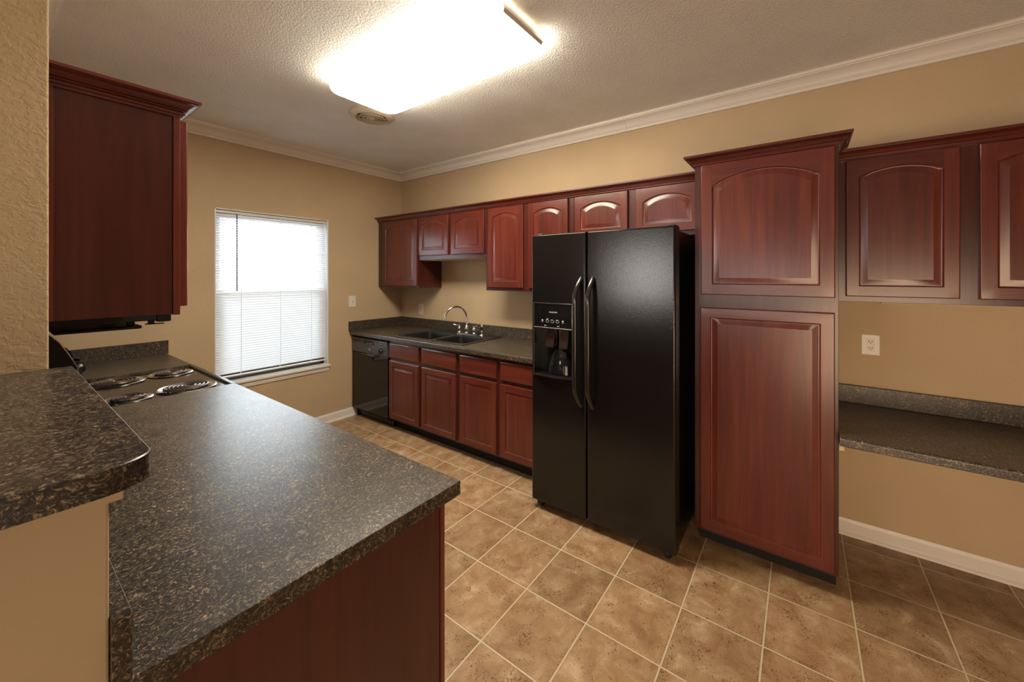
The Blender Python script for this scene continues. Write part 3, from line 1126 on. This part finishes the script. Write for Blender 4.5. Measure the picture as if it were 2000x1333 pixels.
def text_mesh(txt, size, mat, name, parent, loc, facing='-x', extrude=0.0003):
    cu = bpy.data.curves.new('lettering', 'FONT')
    cu.body = txt
    cu.size = size
    cu.align_x = 'CENTER'
    cu.align_y = 'CENTER'
    cu.extrude = extrude
    tmp = bpy.data.objects.new('lettering', cu)
    COL.objects.link(tmp)
    dg = bpy.context.evaluated_depsgraph_get()
    me = bpy.data.meshes.new_from_object(tmp.evaluated_get(dg))
    bpy.data.objects.remove(tmp)
    bpy.data.curves.remove(cu)
    bm = BM()
    bm.from_mesh(me)
    bpy.data.meshes.remove(me)
    # text x -> world -y, text y -> z, text z -> world -x
    for v in bm.verts:
        x, y, z = v.co
        v.co = Vector((loc[0] - z, loc[1] - x, loc[2] + y))
    return finish(name, bm, mat, parent, smooth=False)


text_mesh('FRIGIDAIRE', 0.0115, PRINT, 'lettering', fd, (FX - 0.0084, 1.272, 1.276))
b = BM()
for k in range(5):
    yy = 1.352 - k * 0.0375
    xx = FX - 0.0086
    if k in (1, 2, 3):
        for (a0, a1, c0, c1) in ((-0.011, 0.011, 1.212, 1.2132), (-0.011, 0.011, 1.2255, 1.2267), (-0.011, -0.0098, 1.212, 1.2267), (0.0098, 0.011, 1.212, 1.2267)):
            box(b, xx, xx + 0.001, yy + a0, yy + a1, c0, c1)
        box(b, xx, xx + 0.001, yy + 0.000, yy + 0.009, 1.2275, 1.231)
        if k == 1:
            box(b, xx, xx + 0.001, yy - 0.006, yy + 0.001, 1.2315, 1.2365)
    else:
        box(b, xx, xx + 0.001, yy - 0.005, yy + 0.005, 1.219, 1.2285)
        box(b, xx, xx + 0.001, yy - 0.008, yy + 0.008, 1.2125, 1.2134)
for yy in (1.330, 1.235):
    box(b, FX - 0.0086, FX - 0.0076, yy - 0.007, yy + 0.007, 1.1895, 1.1935)
finish('control_icons', b, PRINT, fd)

# ================================================================== DESK COUNTER
tk = thing('desk_countertop', 'low dark granite-look desk counter right of the pantry', 'countertop', (2.53, -0.7, 0.735), 'granite-look counters')
b = BM(); prism(b, front_profile(2.206, XS - 0.001, 0.735, 0.775), 'y', -1.32, -0.1425)
finish('slab', b, LAM, tk)
b = BM(); box(b, XS - 0.021, XS - 0.001, -1.32, -0.1425, 0.775, 0.875, 0.002, 1)
finish('backsplash', b, LAM, tk)
b = BM(); box(b, 2.25, XS - 0.03, -0.162, -0.1425, 0.700, 0.735, 0.001, 1)
finish('support_cleat', b, PALEWOOD, tk)
b = BM(); box(b, 2.25, XS - 0.001, -1.32, -1.30, 0.0, 0.735, 0.001, 1)
finish('end_panel', b, WOODV, tk)

# ================================================================== PENINSULA
tpn = thing('peninsula_countertop', 'large granite-look counter filling the foreground, beside the stove', 'countertop', (0.44, 1.69, 0.874), 'granite-look counters')
PX = 0.786
b = BM(); box(b, XL + 0.001, PX, 0.810, 2.563, 0.874, 0.914, 0.0015, 1)
finish('slab', b, LAM, tpn)
b = BM(); box(b, XL + 0.0005, XL + 0.0215, 0.812, 2.563, 0.9142, 1.012, 0.001, 1)
finish('backsplash', b, LAM, tpn)
tpc = thing('base_cabinet', 'cherry base cabinet with plain end panel under the foreground counter', 'cabinet', (0.43, 1.7, 0), 'cherry base cabinets')
b = BM(); box(b, XL + 0.002, 0.720, 0.834, 2.560, 0.10, 0.8735)
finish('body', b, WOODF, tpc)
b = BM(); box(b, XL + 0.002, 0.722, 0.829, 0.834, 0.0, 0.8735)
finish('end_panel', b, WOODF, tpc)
b = BM(); box(b, 0.7265, 0.740, 0.826, 2.560, 0.0, 0.8735, 0.001, 1)
finish('face_frame', b, WOODV, tpc)
for k in range(3):
    u0 = 0.885 + k * 0.560
    finish('drawer_front', slab_front('+x', 0.7405, u0, u0 + 0.52, 0.706, 0.846), WOODH, tpc)
    finish('door', panel_door('+x', 0.7405, u0, u0 + 0.52, 0.120, 0.676, stile=0.048), [WOODV, WOODH], tpc)

# short counter beyond the stove
tsc = thing('countertop', 'short granite-look counter between the stove and the window wall', 'countertop', (0.44, 3.65, 0.874), 'granite-look counters')
b = BM(); box(b, XL + 0.001, PX, 3.333, YB - 0.001, 0.874, 0.914, 0.0015, 1)
finish('slab', b, LAM, tsc)
b = BM(); box(b, XL + 0.001, PX + 0.008, YB - 0.022, YB - 0.001, 0.9142, 1.013, 0.001, 1)
finish('backsplash', b, LAM, tsc)
tsd = thing('base_cabinet', 'cherry base cabinet in the corner beyond the stove, under the short counter', 'cabinet', (0.43, 3.65, 0), 'cherry base cabinets')
b = BM(); box(b, XL + 0.002, 0.740, 3.335, YB - 0.001, 0.10, 0.8735, 0.001, 1)
finish('body', b, WOODF, tsd)
b = BM(); box(b, XL + 0.002, 0.66, 3.337, YB - 0.025, 0.0, 0.10)
finish('toe_kick', b, DARKGAP, tsd)
finish('drawer_front', slab_front('+x', 0.7405, 3.36, 3.90, 0.706, 0.846), WOODH, tsd)
finish('door', panel_door('+x', 0.7405, 3.36, 3.90, 0.120, 0.676, stile=0.048), [WOODV, WOODH], tsd)

# ================================================================== STOVE
tst = thing('electric_stove', 'black electric coil stove set between the counters', 'stove', (0.45, 2.948, 0))
sy0, sy1 = 2.568, 3.329
zk = 0.901
b = BM(); box(b, XL + 0.004, 0.742, sy0, sy1, 0.02, 0.872, 0.002, 1)
finish('oven_body', b, SATINBLACK, tst)
b = BM()
box(b, 0.185, 0.790, sy0, sy1, 0.872, zk, 0.004, 2)
box(b, 0.768, 0.796, sy0, sy1, 0.868, zk + 0.012, 0.006, 3)
finish('cooktop', b, plain('black_enamel', (0.011, 0.010, 0.009), 0.16), tst)
b = BM()
bg = [(XL + 0.003, 0.87), (0.236, 0.87), (0.240, 0.95), (0.236, 1.04), (0.224, 1.115), (0.200, 1.175), (0.176, 1.225), (0.150, 1.260), (0.125, 1.272), (XL + 0.003, 1.272)]
prism(b, bg, 'y', sy0 + 0.006, sy1 - 0.006)
finish('backguard', b, SATINBLACK, tst)
# bright edge strips on the two ends of the backguard
for yy in (sy0 + 0.001, sy1 - 0.009):
    b = BM()
    rs = []
    arc = bg[1:9]
    for (x, z) in arc:
        rs.append([(x, yy, z), (x, yy + 0.008, z), (x + 0.003, yy + 0.008, z + 0.0015), (x + 0.003, yy, z + 0.0015)])
    rings(b, rs)
    finish('backguard_trim', b, CHROME, tst)
# control knobs on the sloping face
for yy in (2.665, 2.775, 3.120, 3.230):
    b = BM()
    c = Vector((0.226, yy, 1.090))
    nrm = Vector((0.96, 0, 0.28)).normalized()
    rs = []
    for (r, h) in ((0.031, -0.004), (0.031, 0.008), (0.027, 0.024), (0.020, 0.031)):
        ring = []
        s_ = Vector((0, 1, 0)); u_ = nrm.cross(s_)
        for j in range(22):
            a = 2 * math.pi * j / 22
            rr = r * (1 + 0.05 * math.cos(6 * a))
            ring.append(c + nrm * h + s_ * rr * math.cos(a) + u_ * rr * math.sin(a))
        rs.append(ring)
    rings(b, rs)
    finish('control_knob', b, SATINBLACK, tst)
# burners
for (bx, byy, r) in ((0.397, 2.700, 0.064), (0.622, 2.715, 0.096), (0.650, 3.180, 0.076), (0.418, 3.160, 0.092)):
    b = BM()
    lathe(b, [(r + 0.025, 0.0005), (r + 0.0265, 0.005), (r + 0.021, 0.0085), (r + 0.012, 0.005), (r * 0.8, -0.008), (0.02, -0.012), (0.0, -0.012)], (bx, byy, zk), 40, cap=False)
    pan = finish('drip_pan', b, PANM, tst)
    b = BM()
    pts = []
    turns = 4.6 if r > 0.08 else 3.4
    nseg = int(turns * 30)
    for i in range(nseg + 1):
        f = i / nseg
        a = 2 * math.pi * turns * f + 0.6
        rr = 0.018 + (r - 0.018) * f
        pts.append((bx + rr * math.cos(a), byy + rr * math.sin(a), zk + 0.011))
    tube(b, pts, 0.0058, 8)
    lathe(b, [(0.010, 0.004), (0.010, 0.012), (0.0, 0.013)], (bx, byy, zk), 14)
    for k in range(3):
        a = 2 * math.pi * k / 3 + 0.3
        box_pts = [(bx, byy, zk + 0.004), (bx + (r + 0.012) * math.cos(a), byy + (r + 0.012) * math.sin(a), zk + 0.004)]
        tube(b, box_pts, 0.0025, 6)
    finish('heating_coil', b, COILM, tst)
b = BM(); box(b, 0.742, 0.778, sy0 + 0.004, sy1 - 0.004, 0.215, 0.845, 0.006, 2)
od = finish('oven_door', b, GLOSSBLACK, tst)
b = BM()
for yy in (sy0 + 0.06, sy1 - 0.06):
    tube(b, [(0.776, yy, 0.800), (0.824, yy, 0.800)], 0.010, 10)
tube(b, [(0.824, sy0 + 0.035, 0.800), (0.824, sy1 - 0.035, 0.800)], 0.012, 14)
finish('oven_handle', b, SATINBLACK, od)
b = BM(); box(b, 0.742, 0.774, sy0 + 0.004, sy1 - 0.004, 0.055, 0.205, 0.006, 2)
finish('storage_drawer', b, SATINBLACK, tst)
for yy in (sy0 + 0.05, sy1 - 0.05):
    b = BM(); tube(b, [(0.70, yy, 0.0), (0.70, yy, 0.022)], 0.016, 12)
    finish('levelling_foot', b, SATINBLACK, tst)

# ================================================================== LEFT WALL CABINETS, MICROWAVE
XLF = 0.408


def left_upper(label, y0, y1, z0, doors, arch, side=False):
    t = thing('wall_cabinet', label, 'cabinet', (0.25, (y0 + y1) / 2, z0), 'cherry wall cabinets')
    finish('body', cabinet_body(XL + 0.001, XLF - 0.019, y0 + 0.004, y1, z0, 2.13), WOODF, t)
    b = BM(); box(b, XLF - 0.0185, XLF, y0, y1, z0 - 0.003, 2.13, 0.001, 1)
    finish('face_frame', b, WOODV, t)
    for d in doors:
        finish('door', panel_door('+x', XLF + 0.0005, *d, t=0.024, arch=arch), [WOODV, WOODH], t)
    if side:
        b = BM(); box(b, XL + 0.001, XL + 0.015, y0 - 0.002, y0 + 0.004, z0, 2.13, 0.001, 1)
        finish('scribe_strip', b, WOODV, t)
        b = BM()
        sweep(b, [(0.0, 2.086), (0.006, 2.086), (0.006, 2.096), (0.0, 2.096)], [(XL + 0.002, y0 + 0.003), (XLF - 0.001, y0 + 0.003)], 1)
        finish('side_batten', b, WOODH, t)
    return t


tl = left_upper('dark cherry wall cabinet at left, plain side facing the viewer', 1.870, 2.562, 1.368,
                [(1.885, 2.212, 1.395, 2.080), (2.224, 2.548, 1.395, 2.080)], 0.036, side=True)
finish('crown_moulding', cab_crown(2.095, [(XL + 0.002, 1.872), (XLF, 1.872), (XLF, 2.562)], 1), WOODH, tl)
left_upper('short cherry wall cabinet above the black microwave, beyond the near cabinet', 2.564, 3.332, 1.735,
           [(2.58, 2.94, 1.76, 2.080), (2.955, 3.316, 1.76, 2.080)], 0.036)
tm = thing('microwave', 'black over-stove microwave peeping out below the left wall cabinet', 'microwave', (0.3, 2.948, 1.30))
b = BM(); box(b, XL + 0.002, 0.474, 2.568, 3.328, 1.290, 1.733, 0.004, 1)
finish('housing', b, SATINBLACK, tm)
b = BM(); box(b, 0.4745, 0.528, 2.568, 3.328, 1.281, 1.733, 0.006, 2)
finish('door', b, GLOSSBLACK, tm)
b = BM(); tube(b, [(0.545, 3.18, 1.36), (0.555, 3.18, 1.42), (0.555, 3.18, 1.62), (0.545, 3.18, 1.68)], 0.010, 10)
finish('handle', b, SATINBLACK, tm)
b = BM(); box(b, 0.163, 0.430, 2.60, 3.296, 1.2525, 1.268, 0.006, 3)
for xx in (0.20, 0.40):
    for yy in (2.66, 3.24):
        box(b, xx - 0.012, xx + 0.012, yy - 0.012, yy + 0.012, 1.266, 1.291)
finish('grease_shield', b, SATINBLACK, tm)
b = BM(); box(b, 0.44, 0.505, 2.585, 2.61, 1.270, 1.274); box(b, 0.45, 0.47, 2.585, 2.61, 1.270, 1.291)
finish('lamp_bracket', b, SATINBLACK, tm)

# ================================================================== RAISED BAR
tb = thing('bar_top', 'raised granite-look bar ledge on the half wall at left', 'countertop', (0.0, 1.27, 1.2052), 'granite-look counters')
b = BM()
pl = []
x0, x1, y0, y1 = -0.17, 0.1455, 0.782, 1.758
rad = (0.060, 0.045)
for i in range(9):      # near right corner, rounded
    a = -math.pi / 2 + math.pi / 2 * i / 8
    pl.append((x1 - rad[0] + rad[0] * math.cos(a), y0 + rad[1] + rad[1] * math.sin(a)))
pl += [(x1, y1), (x0, y1), (x0, y0)]
rings(b, [[(x, y, 1.2055) for x, y in pl], [(x, y, 1.2415) for x, y in pl],
          [(x - (0.0015 if x > 0 else 0), y + (0.0015 if y < 1 else 0), 1.243) for x, y in pl]])
finish('slab', b, LAM, tb)
b = BM(); box(b, XL - 0.125, XL + 0.013, 0.812, 0.8255, 1.183, 1.2053, 0.002, 1)
box(b, XL + 0.0005, XL + 0.013, 0.8256, 1.757, 1.183, 1.2053, 0.002, 1)
finish('support_trim', b, WALLSMOOTH, tb)

# ================================================================== CEILING LAMP
tl_ = thing('ceiling_light', 'large lit rectangular fluorescent ceiling light', 'ceiling light', (1.425, 1.73, 2.63))
lx, ly, hx, hy = 1.425, 1.73, 0.236, 0.680
b = BM()
rings(b, [rrect(lx, ly, hx - 0.010, hy - 0.020, 0.085, ZC - 0.010, 8), rrect(lx, ly, hx - 0.002, hy - 0.010, 0.085, ZC - 0.035, 8),
          rrect(lx, ly, hx, hy, 0.085, ZC - 0.062, 8), rrect(lx, ly, hx - 0.008, hy - 0.008, 0.08, ZC - 0.078, 8),
          rrect(lx, ly, hx - 0.025, hy - 0.025, 0.07, ZC - 0.086, 8), rrect(lx, ly, hx - 0.06, hy - 0.06, 0.06, ZC - 0.090, 8)], False, True, 0, True, lambda i, j: (2 if j in (8, 26) else 1) if i < 3 else 0)
finish('diffuser', b, [LENS, LENSSIDE, LAMPW], tl_)
b = BM(); box(b, lx - hx + 0.03, lx + hx - 0.03, ly - hy + 0.03, ly + hy - 0.03, ZC - 0.030, ZC - 0.0002)
finish('housing', b, LAMPW, tl_)

# ================================================================== CEILING VENT
tv = thing('ceiling_vent', 'round cream ceiling fan vent beside the lit lamp', 'vent', (1.672, 2.672, ZC - 0.03))
vc = (1.672, 2.672, ZC)
b = BM(); lathe(b, [(0.158, -0.0002), (0.160, -0.006), (0.150, -0.018), (0.130, -0.027), (0.112, -0.031), (0.108, -0.024), (0.106, -0.004)], vc, 56, cap=False)
finish('rim', b, VENTW, tv)
b = BM(); lathe(b, [(0.107, -0.003), (0.0, -0.003)], vc, 40, cap=False)
finish('dark_throat', b, DARKGAP, tv)
for r in (0.088, 0.064, 0.040):
    b = BM(); lathe(b, [(r + 0.001, -0.020), (r + 0.003, -0.033), (r - 0.001, -0.034), (r - 0.002, -0.020), (r + 0.001, -0.020)], vc, 48, cap=False)
    finish('louvre_ring', b, VENTW, tv)
b = BM(); lathe(b, [(0.020, -0.010), (0.022, -0.032), (0.014, -0.036), (0.012, -0.032), (0.0, -0.033)], vc, 28, cap=False)
finish('centre_boss', b, VENTW, tv)
b = BM()
for k in range(8):
    a = 2 * math.pi * k / 8 + 0.2
    tube(b, [(vc[0] + 0.018 * math.cos(a), vc[1] + 0.018 * math.sin(a), ZC - 0.022), (vc[0] + 0.109 * math.cos(a), vc[1] + 0.109 * math.sin(a), ZC - 0.020)], 0.003, 6, flat=((0, 0, 1), 2.6))
finish('spokes', b, VENTW, tv)

# ================================================================== WALL PLATES
def plate_mesh(facing, c, w, h, t=0.006):
    """plate on the sink wall ('-x') or the window wall ('-y'); c = (y or x, z)"""
    bm = BM()
    def P(a, v, n):
        return (XS - n, c[0] + a, c[1] + v) if facing == '-x' else (c[0] + a, YB - n, c[1] + v)
    def ring(ins, n):
        return [P(a, v, n) for a, v in ((-w / 2 + ins, -h / 2 + ins), (w / 2 - ins, -h / 2 + ins), (w / 2 - ins, h / 2 - ins), (-w / 2 + ins, h / 2 - ins))]
    rings(bm, [ring(0, 0.0003), ring(0, t * 0.5), ring(0.003, t)])
    return bm, P


def pbox(bm, P, a0, a1, v0, v1, n0, n1, bev=0.0):
    p, q = P(a0, v0, n0), P(a1, v1, n1)
    box(bm, p[0], q[0], p[1], q[1], p[2], q[2], bev, 1)


# light switch on the window wall
t = thing('light_switch', 'white light switch plate on the wall right of the window', 'light switch', (2.251, YB, 1.225))
bm, P = plate_mesh('-y', (2.251, 1.225), 0.078, 0.122)
finish('plate', bm, PLATE, t)
b = BM(); pbox(b, P, -0.014, 0.014, -0.030, 0.030, 0.005, 0.0068, 0.0004)
finish('switch_surround', b, PLATE, t)
b = BM(); pbox(b, P, -0.005, 0.005, -0.012, 0.008, 0.006, 0.016, 0.0015)
finish('toggle', b, plain('toggle_plastic', (0.55, 0.50, 0.42), 0.35), t)

OUTLET_FACE = plain('receptacle_plastic', (0.70, 0.655, 0.565), 0.35)
SLOT = plain('receptacle_slot', (0.03, 0.02, 0.012), 0.6)
for (label, c, w, gf) in (('white wall outlet above the sink counter, near the corner', (3.600, 1.117), 0.078, False),
                          ('white wall outlet above the desk counter', (-0.3205, 1.114), 0.081, True)):
    t = thing('wall_outlet', label, 'outlet', (XS, c[0], c[1]), 'wall outlets')
    bm, P = plate_mesh('-x', c, w, 0.116)
    finish('plate', bm, PLATE, t)
    b = BM(); pbox(b, P, -0.017, 0.017, -0.034, 0.034, 0.005, 0.0075, 0.0005)
    rc = finish('receptacle', b, OUTLET_FACE, t)
    b = BM()
    for vz in (0.019, -0.017):
        for ya in (-0.0065, 0.0065):
            pbox(b, P, ya - 0.0014, ya + 0.0014, vz - 0.004, vz + 0.005, 0.0072, 0.0078)
        lathe(b, [(0.0026, 0.0), (0.0026, -0.0004)], P(0, vz - 0.0095, 0.0073), 12, 'x')
    finish('slots', b, SLOT, rc)
    if gf:
        b = BM(); pbox(b, P, -0.006, 0.006, 0.0035, 0.0075, 0.0072, 0.0086, 0.0004); pbox(b, P, -0.006, 0.006, -0.0035, 0.0005, 0.0072, 0.0086, 0.0004)
        finish('test_buttons', b, PLATE, rc)
